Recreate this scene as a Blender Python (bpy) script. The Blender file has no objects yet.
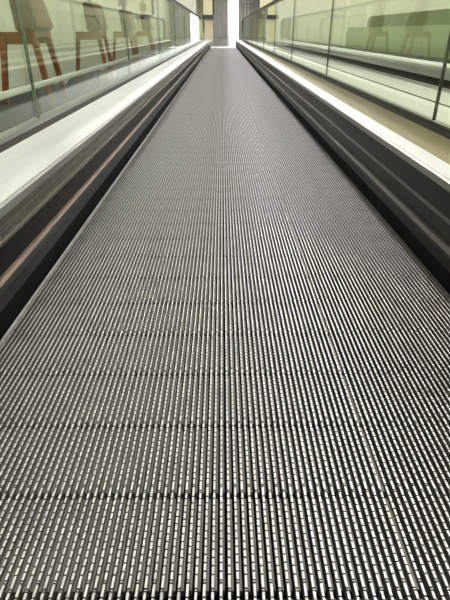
import bpy, bmesh, math, random
from mathutils import Vector
random.seed(4)
C = bpy.context.scene.collection
SC = bpy.context.scene

# ------------------------------------------------------------------ materials
def mat(name, col, rough=0.5, metal=0.0, spec=0.5, noise=None, bump=None, stretch=(1, 1, 1), emit=None, aniso=0.0):
    m = bpy.data.materials.new(name); m.use_nodes = True
    nt = m.node_tree; b = nt.nodes['Principled BSDF']
    b.inputs['Base Color'].default_value = (*col, 1)
    b.inputs['Roughness'].default_value = rough
    b.inputs['Metallic'].default_value = metal
    b.inputs['Specular IOR Level'].default_value = spec
    if emit:
        b.inputs['Emission Color'].default_value = (*emit[0], 1)
        b.inputs['Emission Strength'].default_value = emit[1]
    if noise or bump:
        tc = nt.nodes.new('ShaderNodeTexCoord'); mp = nt.nodes.new('ShaderNodeMapping')
        mp.inputs['Scale'].default_value = stretch
        nt.links.new(tc.outputs['Object'], mp.inputs['Vector'])
    if noise:
        sc, amt = noise
        n = nt.nodes.new('ShaderNodeTexNoise'); n.inputs['Scale'].default_value = sc
        n.inputs['Detail'].default_value = 5
        nt.links.new(mp.outputs[0], n.inputs['Vector'])
        r = nt.nodes.new('ShaderNodeValToRGB')
        lo = tuple(max(0, c * (1 - amt)) for c in col); hi = tuple(min(1, c * (1 + amt)) for c in col)
        r.color_ramp.elements[0].position = 0.3; r.color_ramp.elements[1].position = 0.7
        r.color_ramp.elements[0].color = (*lo, 1); r.color_ramp.elements[1].color = (*hi, 1)
        nt.links.new(n.outputs['Fac'], r.inputs['Fac'])
        nt.links.new(r.outputs['Color'], b.inputs['Base Color'])
        mr = nt.nodes.new('ShaderNodeMapRange')
        mr.inputs['To Min'].default_value = max(0.02, rough - 0.08); mr.inputs['To Max'].default_value = min(1, rough + 0.08)
        nt.links.new(n.outputs['Fac'], mr.inputs['Value']); nt.links.new(mr.outputs[0], b.inputs['Roughness'])
    if bump:
        n2 = nt.nodes.new('ShaderNodeTexNoise'); n2.inputs['Scale'].default_value = bump[0]; n2.inputs['Detail'].default_value = 3
        nt.links.new(mp.outputs[0], n2.inputs['Vector'])
        bp = nt.nodes.new('ShaderNodeBump'); bp.inputs['Strength'].default_value = bump[1]; bp.inputs['Distance'].default_value = 0.002
        nt.links.new(n2.outputs['Fac'], bp.inputs['Height']); nt.links.new(bp.outputs[0], b.inputs['Normal'])
    return m

def glass_mat(name, tint):
    m = bpy.data.materials.new(name); m.use_nodes = True
    nt = m.node_tree; nt.nodes.clear()
    out = nt.nodes.new('ShaderNodeOutputMaterial'); mix = nt.nodes.new('ShaderNodeMixShader')
    tr = nt.nodes.new('ShaderNodeBsdfTransparent'); gl = nt.nodes.new('ShaderNodeBsdfGlossy')
    tr.inputs['Color'].default_value = (*tint, 1); gl.inputs['Roughness'].default_value = 0.0
    gl.inputs['Color'].default_value = (0.97, 1.0, 0.96, 1)
    lw = nt.nodes.new('ShaderNodeLayerWeight'); lw.inputs['Blend'].default_value = 0.5
    p = nt.nodes.new('ShaderNodeMath'); p.operation = 'POWER'; p.inputs[1].default_value = 5
    ml = nt.nodes.new('ShaderNodeMath'); ml.operation = 'MULTIPLY_ADD'; ml.inputs[1].default_value = 0.76; ml.inputs[2].default_value = 0.02
    nt.links.new(lw.outputs['Facing'], p.inputs[0]); nt.links.new(p.outputs[0], ml.inputs[0])
    nt.links.new(ml.outputs[0], mix.inputs['Fac']); nt.links.new(tr.outputs[0], mix.inputs[1]); nt.links.new(gl.outputs[0], mix.inputs[2])
    nt.links.new(mix.outputs[0], out.inputs['Surface'])
    return m

M = {}
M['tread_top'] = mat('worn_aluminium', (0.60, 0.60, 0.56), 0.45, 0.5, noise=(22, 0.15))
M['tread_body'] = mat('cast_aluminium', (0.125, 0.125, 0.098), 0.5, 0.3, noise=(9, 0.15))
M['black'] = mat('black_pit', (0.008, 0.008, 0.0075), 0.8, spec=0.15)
M['skirt'] = mat('dark_coated_steel', (0.008, 0.008, 0.007), 0.32, 0.0, 0.35, noise=(4, 0.35), stretch=(1, .08, 3))
M['skirt_lit'] = mat('lit_skirt_steel', (0.20, 0.185, 0.15), 0.26, 0.7, noise=(9, 0.4), stretch=(.3, .008, 5))  # left skirt panel, brighter than the right: light and reflections put into the colour
M['black_gloss'] = mat('black_glossy_panel', (0.007, 0.007, 0.0065), 0.35, spec=0.15)
M['skirt_edge'] = mat('olive_grey_profile', (0.075, 0.072, 0.058), 0.4, 0.4)
M['brush'] = mat('brown_bristle', (0.19, 0.135, 0.09), 0.5, 0.1, noise=(60, 0.3), stretch=(1, .3, 1))
M['deck'] = mat('brushed_aluminium', (0.89, 0.885, 0.90), 0.34, 0.55, noise=(30, 0.05), stretch=(1, .05, 1))
M['lip'] = mat('aluminium_lip', (0.45, 0.45, 0.42), 0.32, 0.8)
M['tan'] = mat('beige_deck_strip', (0.25, 0.205, 0.10), 0.4, 0.2, noise=(6, 0.12), stretch=(1, .1, 1))
M['gasket'] = mat('dark_rubber_gasket', (0.022, 0.019, 0.012), 0.6, spec=0.25)
M['clamp'] = mat('grey_clamp_profile', (0.20, 0.20, 0.19), 0.35, 0.7)
M['glass'] = glass_mat('green_tinted_glass', (0.90, 0.945, 0.855))
M['joint'] = mat('grey_green_joint', (0.16, 0.20, 0.15), 0.4)
M['joint_dark'] = mat('dark_green_joint', (0.04, 0.055, 0.03), 0.4)
M['rail'] = mat('black_rubber_handrail', (0.018, 0.014, 0.010), 0.45)
M['rail_guide'] = mat('aluminium_guide', (0.30, 0.29, 0.25), 0.4, 0.6)
M['clad'] = mat('steel_cladding', (0.45, 0.45, 0.43), 0.35, 0.7, noise=(5, 0.1))
M['comb'] = mat('bright_comb_aluminium', (0.9, 0.9, 0.88), 0.4, 0.5)
M['plate'] = mat('landing_steel', (0.36, 0.36, 0.34), 0.4, 0.5, noise=(20, 0.2))
M['floor'] = mat('dark_grey_floor', (0.018, 0.019, 0.017), 0.9, 0, 0.15, noise=(3, 0.2))
M['floor_gloss'] = mat('polished_grey_floor', (0.12, 0.12, 0.115), 0.16, 0, noise=(3, 0.1))
M['wall'] = mat('cream_wall', (0.80, 0.78, 0.62), 0.7, noise=(1.3, 0.04), bump=(40, 0.1))
M['wall_side'] = mat('pale_wall', (0.82, 0.82, 0.72), 0.7, noise=(1.3, 0.04), bump=(40, 0.1))
M['wall_yellow'] = mat('yellow_cream_wall', (0.80, 0.77, 0.50), 0.6, noise=(1.0, 0.04))
M['ceiling'] = mat('white_ceiling', (0.62, 0.62, 0.58), 0.8, noise=(2, 0.03))
M['steel_wall'] = mat('brushed_steel_panel', (0.40, 0.40, 0.37), 0.36, 0.5, noise=(5, 0.15), stretch=(1, 1, .15))
M['dark_trim'] = mat('dark_trim', (0.06, 0.06, 0.05), 0.4)
M['wood'] = mat('orange_brown_wood', (0.26, 0.065, 0.002), 0.4, noise=(8, 0.3), stretch=(4, 4, .5))
M['wood_dark'] = mat('dark_brown_wood', (0.085, 0.03, 0.003), 0.4, noise=(8, 0.3), stretch=(4, 4, .5))
M['mauve'] = mat('mauve_upholstery', (0.21, 0.115, 0.065), 0.8, noise=(40, 0.1))
M['green'] = mat('pale_green_upholstery', (0.27, 0.32, 0.16), 0.7, noise=(20, 0.08))
M['green_dark'] = mat('dark_green_upholstery', (0.11, 0.135, 0.05), 0.7, noise=(20, 0.08))
M['white'] = mat('white_paint', (0.85, 0.85, 0.82), 0.5)
M['window'] = mat('bright_frosted_pane', (0.9, 0.9, 0.9), 0.6, emit=((1, 1, 0.97), 3.0))
M['lamp'] = mat('lamp_diffuser', (0.9, 0.9, 0.9), 0.6, emit=((0.98, 0.955, 1.0), 27))
M['lamp_soft'] = mat('soft_lamp_diffuser', (0.9, 0.9, 0.9), 0.6, emit=((0.98, 0.96, 0.98), 8))

# ------------------------------------------------------------------ helpers
def link(name, bm, m, parent=None, smooth=False):
    me = bpy.data.meshes.new(name)
    bmesh.ops.recalc_face_normals(bm, faces=bm.faces)
    bm.to_mesh(me); bm.free()
    for x in (m if isinstance(m, (list, tuple)) else [m]): me.materials.append(x)
    if smooth:
        for p in me.polygons: p.use_smooth = True
    o = bpy.data.objects.new(name, me); C.objects.link(o)
    if parent: o.parent = parent
    return o

def box(bm, x0, x1, y0, y1, z0, z1, mi=0):
    v = [bm.verts.new(p) for p in ((x0,y0,z0),(x1,y0,z0),(x1,y1,z0),(x0,y1,z0),(x0,y0,z1),(x1,y0,z1),(x1,y1,z1),(x0,y1,z1))]
    for f in ((3,2,1,0),(4,5,6,7),(0,1,5,4),(1,2,6,5),(2,3,7,6),(3,0,4,7)):
        bm.faces.new([v[i] for i in f]).material_index = mi

def prism(bm, prof, y0, y1):            # (x,z) outline swept along y
    a = [bm.verts.new((x, y0, z)) for x, z in prof]; b = [bm.verts.new((x, y1, z)) for x, z in prof]
    n = len(prof); bm.faces.new(a); bm.faces.new(b[::-1])
    for i in range(n): bm.faces.new((a[i], b[i], b[(i+1) % n], a[(i+1) % n]))

def prism_x(bm, prof, x0, x1):          # (y,z) outline swept along x
    a = [bm.verts.new((x0, y, z)) for y, z in prof]; b = [bm.verts.new((x1, y, z)) for y, z in prof]
    n = len(prof); bm.faces.new(a); bm.faces.new(b[::-1])
    for i in range(n): bm.faces.new((a[i], b[i], b[(i+1) % n], a[(i+1) % n]))

def bevel(bm, w, seg=2):
    bmesh.ops.recalc_face_normals(bm, faces=bm.faces)
    bmesh.ops.bevel(bm, geom=list(bm.edges), offset=w, segments=seg, affect='EDGES', clamp_overlap=True)

def beam(bm, p, q, w0, w1, d0=None, d1=None):   # tapered square bar from p to q
    d0 = d0 or w0; d1 = d1 or w1
    v = []
    for c, w, d in ((p, w0, d0), (q, w1, d1)):
        for sx, sy in ((-1,-1),(1,-1),(1,1),(-1,1)):
            v.append(bm.verts.new((c[0]+sx*w/2, c[1]+sy*d/2, c[2])))
    for f in ((3,2,1,0),(4,5,6,7),(0,1,5,4),(1,2,6,5),(2,3,7,6),(3,0,4,7)):
        bm.faces.new([v[i] for i in f])

def thing(name, label, cat, loc=(0, 0, 0), group=None):
    o = bpy.data.objects.new(name, None); C.objects.link(o); o.location = loc
    o['label'] = label; o['category'] = cat
    if group: o['group'] = group
    return o
def tag(o, label, cat, group=None):
    o['label'] = label; o['category'] = cat
    if group: o['group'] = group
    return o
def struct(name, bm, m):
    o = link(name, bm, m); o['kind'] = 'structure'; return o
def dup(root, loc, label, group):
    r = root.copy(); C.objects.link(r); r.location = loc; r['label'] = label; r['group'] = group
    for ch in list(root.children):
        c = ch.copy(); C.objects.link(c); c.parent = r
        for g in ch.children:
            d = g.copy(); C.objects.link(d); d.parent = c
    return r

# ------------------------------------------------------------------ camera
H = 0.551; TH = math.atan(269/480)
cam = bpy.data.cameras.new('camera'); co = bpy.data.objects.new('camera', cam); C.objects.link(co)
cam.sensor_fit = 'VERTICAL'; cam.sensor_height = 36; cam.lens = 28.8; cam.clip_start = 0.02
co.location = (0, 0, H)
co.rotation_euler = (math.pi/2 - TH, 0, -math.atan(3/480*math.cos(TH)))
SC.camera = co

# ------------------------------------------------------------------ the moving belt
P = 0.13333; BX = 0.045; Y0 = 0.4435 - 2*P; YEND = 20.2
NR = 51; PITCH = 0.00953; RW = 0.0030; DEP = 0.012; LEDGE = 0.0055
SEAM = (int(round(-0.045/PITCH)), int(round(0.18/PITCH)), int(round(-0.27/PITCH)))
def rib(bm, x, ya, yb, notches, w=RW):
    top = [(ya, 0)]
    for n in notches:
        top += [(n-0.001, 0), (n-0.001, -0.0024), (n+0.001, -0.0024), (n+0.001, 0)]
    top.append((yb, 0))
    L = [bm.verts.new((x-w/2, y, z)) for y, z in top]; R = [bm.verts.new((x+w/2, y, z)) for y, z in top]
    for i in range(len(top)-1):
        f = bm.faces.new((L[i], R[i], R[i+1], L[i+1]))
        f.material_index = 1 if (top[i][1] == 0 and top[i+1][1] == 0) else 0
    w2 = w*0.56
    bl0 = bm.verts.new((x-w2, ya, -DEP)); br0 = bm.verts.new((x+w2, ya, -DEP)); bl1 = bm.verts.new((x-w2, yb, -DEP)); br1 = bm.verts.new((x+w2, yb, -DEP))
    bm.faces.new(L + [bl1, bl0]); bm.faces.new(R + [br1, br0])
    bm.faces.new((L[0], bl0, br0, R[0])); bm.faces.new((L[-1], R[-1], br1, bl1)); bm.faces.new((bl0, bl1, br1, br0))
def pallet_bm(detail, ya, yb):
    bm = bmesh.new()
    for i in range(-NR, NR+1):
        x = i*PITCH; off = 0.0045 if i % 2 == 0 else 0.0110
        a, b = ya+off+0.0011, yb+off-0.0011
        notches = []
        if detail:
            s, e = (a+0.015, b-0.002) if i % 2 == 0 else (a+0.002, b-0.015)
            k = int((e-s)/0.0096); notches = [s + j*(e-s)/k for j in range(k+1)]
        rib(bm, x, a, b, notches, RW)
        wide = i+1 == SEAM[1]
        # low ledge on one side of each ridge; the slot beside it ends on a floor coloured black for shade
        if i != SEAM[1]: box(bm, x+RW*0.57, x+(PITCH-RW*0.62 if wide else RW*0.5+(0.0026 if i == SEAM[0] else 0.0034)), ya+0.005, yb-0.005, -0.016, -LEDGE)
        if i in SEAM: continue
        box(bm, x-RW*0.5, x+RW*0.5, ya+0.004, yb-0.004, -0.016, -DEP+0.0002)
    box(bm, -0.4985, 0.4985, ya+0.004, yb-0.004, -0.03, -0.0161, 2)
    for s in (-1, 1): box(bm, min(s*0.4925, s*0.4998), max(s*0.4925, s*0.4998), ya+0.0008, yb-0.0008, -0.03, -0.0012, 1 if s < 0 else 0)  # right rim gets the darker metal, its shadow put into the colour
    return bm
belt = thing('moving_walkway_belt', 'grey ribbed metal pallet belt of the moving walkway running into the distance', 'moving walkway', (BX, 0, 0))
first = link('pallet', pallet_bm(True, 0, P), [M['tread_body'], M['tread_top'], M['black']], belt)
first.location = (0, Y0, 0)
for k in range(1, 99):
    o = first.copy(); C.objects.link(o); o.parent = belt; o.location = (0, Y0 + k*P, 0)
bm = bmesh.new()
k = 99
tmp = pallet_bm(False, 0, P); me_t = bpy.data.meshes.new('far_pallet_source'); bmesh.ops.recalc_face_normals(tmp, faces=tmp.faces); tmp.to_mesh(me_t); tmp.free()
while Y0 + k*P < YEND - 0.01:
    n0 = len(bm.verts); bm.from_mesh(me_t); bm.verts.ensure_lookup_table()
    for v in bm.verts[n0:]: v.co.y += Y0 + k*P
    k += 1
BELT_END = Y0 + k*P
far = link('distant_pallets', bm, [M['tread_body'], M['tread_top'], M['black']], belt); far['kind'] = 'stuff'
bpy.data.meshes.remove(me_t)

# ------------------------------------------------------------------ balustrades
GY0, GY1 = -1.0, 22.6
ZR = 0.955; RN = 0.33
def arc(cy, cz, r, n=14): return [(cy + r*math.sin(t*math.pi/n), cz + r*math.cos(t*math.pi/n)) for t in range(n+1)]
def sweep(bm, path, sect, closed_sect=True):     # path of (y,z); sect of (x, n) where n is offset along path normal
    rings = []
    for i, (y, z) in enumerate(path):
        a = path[max(i-1, 0)]; b = path[min(i+1, len(path)-1)]
        t = Vector((b[0]-a[0], b[1]-a[1])).normalized(); nrm = Vector((-t.y, t.x))
        rings.append([bm.verts.new((x, y + nrm.x*n, z + nrm.y*n)) for x, n in sect])
    for r0, r1 in zip(rings, rings[1:]):
        m = len(sect)
        for j in range(m): bm.faces.new((r0[j], r1[j], r1[(j+1) % m], r0[(j+1) % m]))
    bm.faces.new(rings[0]); bm.faces.new(rings[-1][::-1])
def balustrade(s, xb, joint0, label, tan):
    t = thing('balustrade', label, 'balustrade', (0, 0, 0))
    X = lambda u: xb + s*u
    def strip(name, pts, m, y0=GY0, y1=GY1, lab=None):
        bm = bmesh.new(); prism(bm, [(X(u), z) for u, z in pts], y0, y1); o = link(name, bm, m, t)
        if lab: o['label'] = lab
        return o
    strip('lower_skirt', [(.016,-.05),(.03,-.05),(.03,.03),(.016,.03)], M['black'])
    strip('brush_backing', [(.016,.0302),(.03,.0302),(.03,.066),(.016,.066)], M['skirt'])
    if s < 0:
        strip('brush_holder', [(.010,.0665),(.03,.0665),(.03,.0845),(.006,.0845)], M['skirt'])
        strip('safety_brush', [(.006,.085),(.004,.089),(.010,.094),(.03,.094),(.03,.085)], M['brush'], lab='brown bristle strip')
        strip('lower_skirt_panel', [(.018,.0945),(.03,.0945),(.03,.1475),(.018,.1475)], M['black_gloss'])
        strip('skirt_panel', [(.018,.148),(.03,.148),(.03,.203),(.018,.203),(.018,.186),(.0165,.184),(.0165,.170),(.018,.168),(.018,.160),(.015,.156),(.015,.150)], M['skirt_lit'])
    else:
        strip('safety_brush', [(.006,.068),(.004,.076),(.012,.084),(.03,.090),(.03,.066),(.012,.066)], M['skirt_edge'])
        strip('skirt_panel', [(.018,.0905),(.03,.0905),(.03,.203),(.018,.203),(.018,.143),(.014,.140),(.014,.134),(.018,.131)], M['skirt'])
        strip('skirt_trim', [(.0135,.134),(.0135,.140),(.0100,.138),(.0100,.136)], M['skirt_edge'])
    strip('deck_lip', [(.016,.2035),(.03,.2035),(.03,.2225),(.024,.2235),(.018,.2205)], M['lip'])
    if tan:
        strip('deck', [(.0305,.2035),(.095,.2035),(.095,.2225),(.0305,.2225)], M['deck'])
        strip('outer_deck_strip', [(.0952,.2035),(.2448,.2035),(.2448,.2225),(.0952,.2225)], M['tan'], lab='beige outer strip')
    else:
        strip('deck', [(.0305,.2035),(.2298,.2035),(.2298,.2225),(.0305,.2225)], M['deck'])
    if s < 0:
        strip('glass_gasket', [(.23,.2),(.262,.2),(.262,.230),(.258,.232),(.23,.2225)], M['gasket'])
        strip('glass_clamp', [(.2622,.2),(.293,.2),(.293,.238),(.276,.238),(.2622,.231)], M['clamp'])
    else:
        strip('glass_clamp', [(.245,.2),(.268,.2),(.268,.232),(.262,.236),(.245,.2235)], M['gasket'])
        strip('glass_gasket', [(.2682,.2),(.293,.2),(.293,.238),(.272,.236)], M['gasket'])
    strip('outer_cladding', [(.307,.2),(.36,.2),(.36,0.001),(.365,0.001),(.365,.222),(.307,.222)], M['clad'])
    gx0, gx1 = X(.2945), X(.3055)
    y = joint0
    while y - 2.26 > GY0: y -= 2.26
    ys = [GY0]
    while y < 21.5: ys.append(y); y += 2.26
    ylast = GY1 - RN - .02
    if ys[-1] > ylast - .6: ys.pop()
    for i, a in enumerate(ys):
        bm = bmesh.new()
        if i < len(ys)-1:
            prof = [(a+.003,.205),(ys[i+1]-.003,.205),(ys[i+1]-.003,.942),(a+.003,.942)]
        else:
            prof = [(a+.003,.205),(ylast,.205)] + arc(ylast, ZR-RN, RN-.014)[::-1][0:] + [(a+.003,.942)]
            prof = [(a+.003,.2945)] + arc(ylast, ZR-RN, RN-.014)[::-1] + [(a+.003, ZR-.014)]
        prism_x(bm, prof, gx0, gx1); link('glass_panel', bm, M['glass'], t)
        if i: 
            bm = bmesh.new(); box(bm, min(gx0,gx1)-.0008, max(gx0,gx1)+.0008, a-.0026, a+.0026, .24, .938)
            link('glass_joint', bm, M['joint'] if s < 0 else M['joint_dark'], t)
    path = [(GY0, ZR)] + [(GY0 + (ylast-GY0)*i/12, ZR) for i in range(1, 12)] + arc(ylast, ZR-RN, RN) + [(ylast-.5, ZR-2*RN)]
    path2 = path[:-1] + [(ylast-.2, ZR-2*RN)]
    cx = X(.30)
    bm = bmesh.new()
    sect = [(cx-.026,.020),(cx-.036,.014),(cx-.040,.003),(cx-.037,-.009),(cx-.030,-.012),(cx+.030,-.012),(cx+.037,-.009),(cx+.040,.003),(cx+.036,.014),(cx+.026,.020)]
    sweep(bm, path2, sect); hr = link('handrail', bm, M['rail'], t)
    bm = bmesh.new()
    sect = [(cx-.016,-.0122),(cx-.016,-.030),(cx-.0075,-.034),(cx+.0075,-.034),(cx+.016,-.030),(cx+.016,-.0122)]
    sweep(bm, path2, sect); link('handrail_guide', bm, M['rail_guide'], hr)
    return t
balustrade(-1, BX-.500, 2.09, 'left glass balustrade with plain white deck and black handrail beside the wooden chairs', False)
balustrade(1, BX+.500, 2.02, 'right glass balustrade with black handrail and a beige strip along its white deck', True)

# ------------------------------------------------------------------ landing
lp = thing('landing_plate', 'grey steel landing plate with bright comb at the far end of the belt', 'landing plate', (BX, BELT_END + .012, 0))
bm = bmesh.new(); box(bm, -.50, .50, .012, .9, -.03, .004)
for i in range(-NR, NR+1, 2): box(bm, (i+.25)*PITCH, (i+1.75)*PITCH - .0045, -.0, .012, -.006, .003)
link('comb', bm, M['comb'], lp)
bm = bmesh.new(); box(bm, -.50, .50, .901, 2.35, -.03, .004)
for i in range(46): box(bm, -.46+i*.02, -.452+i*.02, .95, 2.3, .004, .006)
link('plate', bm, M['plate'], lp)

# ------------------------------------------------------------------ the setting
LE, RE = BX-.5-.37, BX+.5+.37
CE = 3.5; YB, YF = -3.0, 55.0; XL, XR = -3.2, 3.6
bm = bmesh.new()
YS = BELT_END+2.4
box(bm, XL, LE-.0, YB, YS, -.12, 0); box(bm, RE, XR, YB, YS, -.12, 0); box(bm, XL, XR, YS, YF, -.12, 0, 1)
struct('floor', bm, [M['floor'], M['floor_gloss']])
bm = bmesh.new(); box(bm, LE, RE, YB, BELT_END+2.36, -.2, -.13); struct('trim_1', bm, M['black'])
bm = bmesh.new(); box(bm, XL-.1, XR+.1, YB, YF, CE, CE+.1); struct('ceiling', bm, M['ceiling'])
# folded left wall: each fold runs away from the walkway and steps back towards it
D0 = 6.26; PF = 2.35; XA, XB = -1.87, -2.33
bm = bmesh.new()
pts = []
y = D0 - 4*PF
while y < 40:
    pts += [(XA, y), (XB, y+PF)]; y += PF
pts = [(x, yy) for x, yy in pts if yy <= YF]
pts += [(XB, YF)]
lo = [bm.verts.new((x, yy, 0)) for x, yy in pts]; hi = [bm.verts.new((x, yy, CE)) for x, yy in pts]
lo2 = [bm.verts.new((XL, pts[0][1], 0)), bm.verts.new((XL, YF, 0))]; hi2 = [bm.verts.new((XL, pts[0][1], CE)), bm.verts.new((XL, YF, CE))]
for i in range(len(pts)-1): bm.faces.new((lo[i], lo[i+1], hi[i+1], hi[i]))
bm.faces.new((lo2[0], lo[0], hi[0], hi2[0])); bm.faces.new((lo2[1], lo2[0], hi2[0], hi2[1])); bm.faces.new((lo[-1], lo2[1], hi2[1], hi[-1]))
struct('wall_left', bm, M['wall_side'])
bm = bmesh.new(); box(bm, XR, XR+.1, YB, YF, -.12, CE); struct('wall_right', bm, M['wall'])
bm = bmesh.new(); box(bm, XL, XR, YB-.1, YB, -.2, CE); struct('wall_back', bm, M['wall'])
bm = bmesh.new(); box(bm, XL, XR, YF, YF+.1, -.12, CE); struct('wall_end', bm, M['wall_yellow'])
bm = bmesh.new(); box(bm, -1.2, .55, YF-.5, YF, 0, CE); box(bm, 1.60, XR-.001, YF-.5, YF, 0, CE); struct('door_1', bm, M['steel_wall'])
bm = bmesh.new(); box(bm, .85, 1.599, YF-.06, YF-.001, 0.001, CE-.002); struct('window_1', bm, M['window'])
bm = bmesh.new()
a = [bm.verts.new((x, y, 0.001)) for x, y in ((.551, YF-.5), (.849, YF-.06), (.849, YF-.001), (.551, YF-.001))]; b = [bm.verts.new((v.co.x, v.co.y, CE-.002)) for v in a]
bm.faces.new(a); bm.faces.new(b)
for i in range(4): bm.faces.new((a[i], a[(i+1) % 4], b[(i+1) % 4], b[i]))
struct('trim_2', bm, M['white'])  # added splayed reveal, catches the pane's light for a soft left edge

def pillar(x0, x1, inner, label):
    t = thing('pillar', label, 'pillar', ((x0+x1)/2, 26, 0))
    w = (x1-x0)/2
    bm = bmesh.new(); box(bm, -w, w, -.2, .2, 0, CE-.003); bevel(bm, .01); link('shaft', bm, M['wall_yellow'], t)
    bm = bmesh.new(); box(bm, -w-.05, w+.05, -.30, -.201, 1.03, 1.2); bevel(bm, .012); link('ledge', bm, M['dark_trim'], t)
    a, b = (w+.001, w+.09) if inner > 0 else (-w-.09, -w-.001)
    bm = bmesh.new(); box(bm, a, b, -.15, .15, 1.22, CE-.003); link('edge_trim', bm, M['dark_trim'], t)
    bm = bmesh.new(); box(bm, -w-.02, w+.02, -.25, -.2005, 0, .12); link('skirting', bm, M['steel_wall'], t)
    return t
pillar(-.86, -.44, 1, 'yellow cream pillar with a dark ledge left of the bright strip at the far end')
pillar(1.74, 2.42, -1, 'wider yellow cream pillar with dark ledge behind the end of the right handrail')

wf = thing('wall_frame', 'thin white frame with two bars on the grey end wall right of the bright strip', 'frame', (2.45, YF-.501, 3.0))
bm = bmesh.new()
for z in (0, .38): box(bm, -.55, .55, -.03, 0, z, z+.08)
for x in (-.55, .47): box(bm, x, x+.08, -.03, 0, .0805, .3795)
link('outline', bm, M['white'], wf)
for x in (-.22, .10):
    bm = bmesh.new(); box(bm, x, x+.06, -.028, 0, -1.2, -.001); link('bar', bm, M['white'], wf)

# ------------------------------------------------------------------ wooden chairs along the left wall
def chair(loc, label):
    t = thing('wooden_chair', label, 'chair', loc, 'wooden chairs by the left wall')
    sx, sy = .15, .21
    bm = bmesh.new(); box(bm, -sx, sx, -sy, sy, .505, .545); bevel(bm, .008); link('seat', bm, M['wood'], t)
    for ax in (-1, 1):
        for ay in (-1, 1):
            if ax < 0 and ay > 0: continue
            bm = bmesh.new(); beam(bm, (ax*(sx-.02)+ax*.07, ay*(sy-.025)+ay*.02, 0), (ax*(sx-.025), ay*(sy-.03), .504), .040, .046)
            link('leg', bm, M['wood'], t)
    for ay in (-1, 1):
        bm = bmesh.new(); box(bm, -sx+.05, sx-.05, ay*(sy-.03)-.012, ay*(sy-.03)+.012, .455, .504); link('rail', bm, M['wood'], t)
    # thick backrest on the walkway side, leaning towards the wall
    bm = bmesh.new()
    a = [(.0, -.225, .5455), (.165, -.225, .5455), (.165, .225, .5455), (.0, .225, .5455)]
    b = [(-.03, -.19, .86), (.10, -.19, .86), (.10, .19, .86), (-.03, .19, .86)]
    v = [bm.verts.new(p) for p in a+b]
    for f in ((3,2,1,0),(4,5,6,7),(0,1,5,4),(1,2,6,5),(2,3,7,6),(3,0,4,7)): bm.faces.new([v[i] for i in f])
    bevel(bm, .015, 3); br = link('backrest', bm, M['wood_dark'], t)
    bm = bmesh.new()
    a = [(.168, -.19, .57), (.185, -.19, .57), (.185, .21, .57), (.168, .21, .57)]
    b = [(.106, -.16, .85), (.122, -.16, .85), (.122, .18, .85), (.106, .18, .85)]
    v = [bm.verts.new(p) for p in a+b]
    for f in ((3,2,1,0),(4,5,6,7),(0,1,5,4),(1,2,6,5),(2,3,7,6),(3,0,4,7)): bm.faces.new([v[i] for i in f])
    bevel(bm, .006); link('back_pad', bm, M['mauve'], br)['label'] = 'mauve upholstered back pad'
    bm = bmesh.new(); box(bm, -.04, .09, -.12, .12, .861, 1.10); bevel(bm, .05, 4); link('headrest', bm, M['wood_dark'], br)
    return t
CH = [('wooden chair with splayed orange legs nearest the camera behind the left glass', 4.65),
      ('second wooden chair with splayed legs behind the left glass', 4.65+PF),
      ('third wooden chair, its dark headrest visible above the mirrored rail', 4.65+2*PF),
      ('fourth and farthest wooden chair by the folded left wall', 4.65+3*PF)]
c0 = chair((-1.66, CH[0][1], 0), CH[0][0])
for lab, y in CH[1:]: dup(c0, (-1.66, y, 0), lab, 'wooden chairs by the left wall')

# ------------------------------------------------------------------ green bench behind the right glass
def rounded(y0, y1, z0, z1, r, n=6):
    o = [(y0, z0), (y1, z0)]
    o += [(y1-r+r*math.cos(i*math.pi/2/n), z1-r+r*math.sin(i*math.pi/2/n)) for i in range(n+1)]
    o += [(y0+r-r*math.sin(i*math.pi/2/n), z1-r+r*math.cos(i*math.pi/2/n)) for i in range(n+1)]
    return o
bt = thing('bench', 'long pale green upholstered bench with rounded ends beyond the second walkway', 'bench', (2.98, 6.0, 0))
bm = bmesh.new(); prism_x(bm, rounded(-4, 6.7, .08, .62, .2), -.10, .14); link('seat', bm, M['green'], bt)
bm = bmesh.new(); prism_x(bm, rounded(-4, 5.9, .08, .82, .2), .141, .28); link('backrest', bm, M['green_dark'], bt)
for y in (-3.4, -1, 1.4, 3.8, 5.6):
    bm = bmesh.new(); box(bm, -.06, .24, y-.03, y+.03, 0, .0795); link('foot', bm, M['dark_trim'], bt)
mc = thing('median_cover', 'pale flat metal cover between the right glass and the second walkway', 'cover', (1.17, 0, 0))
for a, b in ((-.247, -.012), (.004, .25)):
    bm = bmesh.new(); box(bm, a, b, GY0, 20.6, .195, .21); link('panel', bm, M['deck'], mc)
bm = bmesh.new(); box(bm, -.0118, .0038, GY0, 20.6, .19, .213); link('joint_strip', bm, M['gasket'], mc)
bm = bmesh.new(); box(bm, .2503, .262, GY0, 20.6, .14, .2105); link('edge_profile', bm, M['lip'], mc)
bm = bmesh.new(); box(bm, .2503, .2603, GY0, 20.6, .001, .1395); link('skirt_panel', bm, M['black_gloss'], mc)
b2 = thing('moving_walkway_belt', 'second ribbed belt running parallel beyond the right glass', 'moving walkway', (1.93, 0, 0))
bm = bmesh.new(); box(bm, -.485, .485, GY0, 20.6, .001, .006); link('carrier', bm, M['tread_body'], b2)
bm = bmesh.new()
for i in range(-50, 51): box(bm, i*.0095-.0017, i*.0095+.0017, GY0, 20.6, .0062, .0145)
tr = link('treads', bm, M['tread_top'], b2); tr['kind'] = 'stuff'
f2 = thing('low_balustrade', 'far white-topped balustrade edge of the second walkway below the green bench', 'balustrade', (2.42, 0, 0))
bm = bmesh.new(); box(bm, 0, .02, GY0, 20.6, .09, .20); link('skirt_panel', bm, M['clad'], f2)
bm = bmesh.new(); box(bm, .003, .02, GY0, 20.6, .001, .0895); link('lower_skirt', bm, M['black'], f2)
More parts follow.
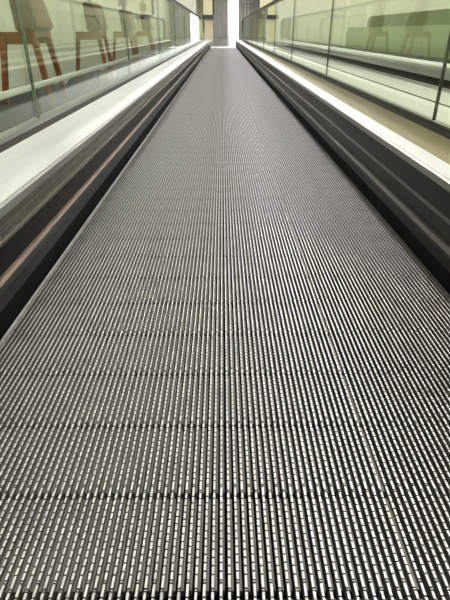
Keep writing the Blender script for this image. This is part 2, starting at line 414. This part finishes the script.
bm = bmesh.new(); box(bm, -.004, .24, GY0, 20.6, .2003, .217); link('deck', bm, M['white'], f2)
bm = bmesh.new(); box(bm, .24025, .30, GY0, 20.6, .2003, .26); link('gasket', bm, M['gasket'], f2)
bm = bmesh.new(); box(bm, .0205, .30, GY0, 20.6, .001, .1995); link('cladding', bm, M['clad'], f2)
# added strip drawing the bright line reflected in the left glass
kr = thing('reflection_strip', 'added white strip on posts by the wooden chairs, drawing a reflected line', 'rail', (-1.39, 0, 0))
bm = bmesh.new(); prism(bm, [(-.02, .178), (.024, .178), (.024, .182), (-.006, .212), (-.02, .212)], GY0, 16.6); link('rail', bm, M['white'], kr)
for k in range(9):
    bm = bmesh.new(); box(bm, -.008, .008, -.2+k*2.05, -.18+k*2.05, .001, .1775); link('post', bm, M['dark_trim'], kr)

# ------------------------------------------------------------------ ceiling lamps
def lamp(loc, m, label, grp):
    t = thing('ceiling_lamp', label, 'lamp', loc, grp)
    bm = bmesh.new(); box(bm, -.12, .12, -.75, .75, -.06, -.001); bevel(bm, .01); link('housing', bm, M['white'], t)
    bm = bmesh.new(); box(bm, -.10, .10, -.72, .72, -.075, -.0605); link('diffuser', bm, m, t)
    return t
ra = 'long white ceiling lamp in the bright row above the right side of the walkway'
a0 = lamp((1.15, -1.2, CE), M['lamp'], ra, 'bright ceiling lamps')
for i in range(1, 22): dup(a0, (1.15, -1.2 + i*2.4, CE), ra, 'bright ceiling lamps')
rb = 'long soft ceiling lamp in the row above the wooden chairs'
b0 = lamp((-1.3, -1.2, CE), M['lamp_soft'], rb, 'soft ceiling lamps')
for i in range(1, 22): dup(b0, (-1.3, -1.2 + i*2.4, CE), rb, 'soft ceiling lamps')

# ------------------------------------------------------------------ world and view
w = bpy.data.worlds.new('world'); SC.world = w; w.use_nodes = True
w.node_tree.nodes['Background'].inputs[0].default_value = (0.5, 0.5, 0.5, 1)
w.node_tree.nodes['Background'].inputs[1].default_value = 0.05
SC.view_settings.view_transform = 'Standard'; SC.view_settings.look = 'None'
SC.view_settings.gamma = 1; SC.view_settings.use_curve_mapping = False
SC.view_settings.exposure = 0.95
SC.cycles.max_bounces = 14; SC.cycles.transparent_max_bounces = 32; SC.cycles.glossy_bounces = 8; SC.cycles.diffuse_bounces = 5
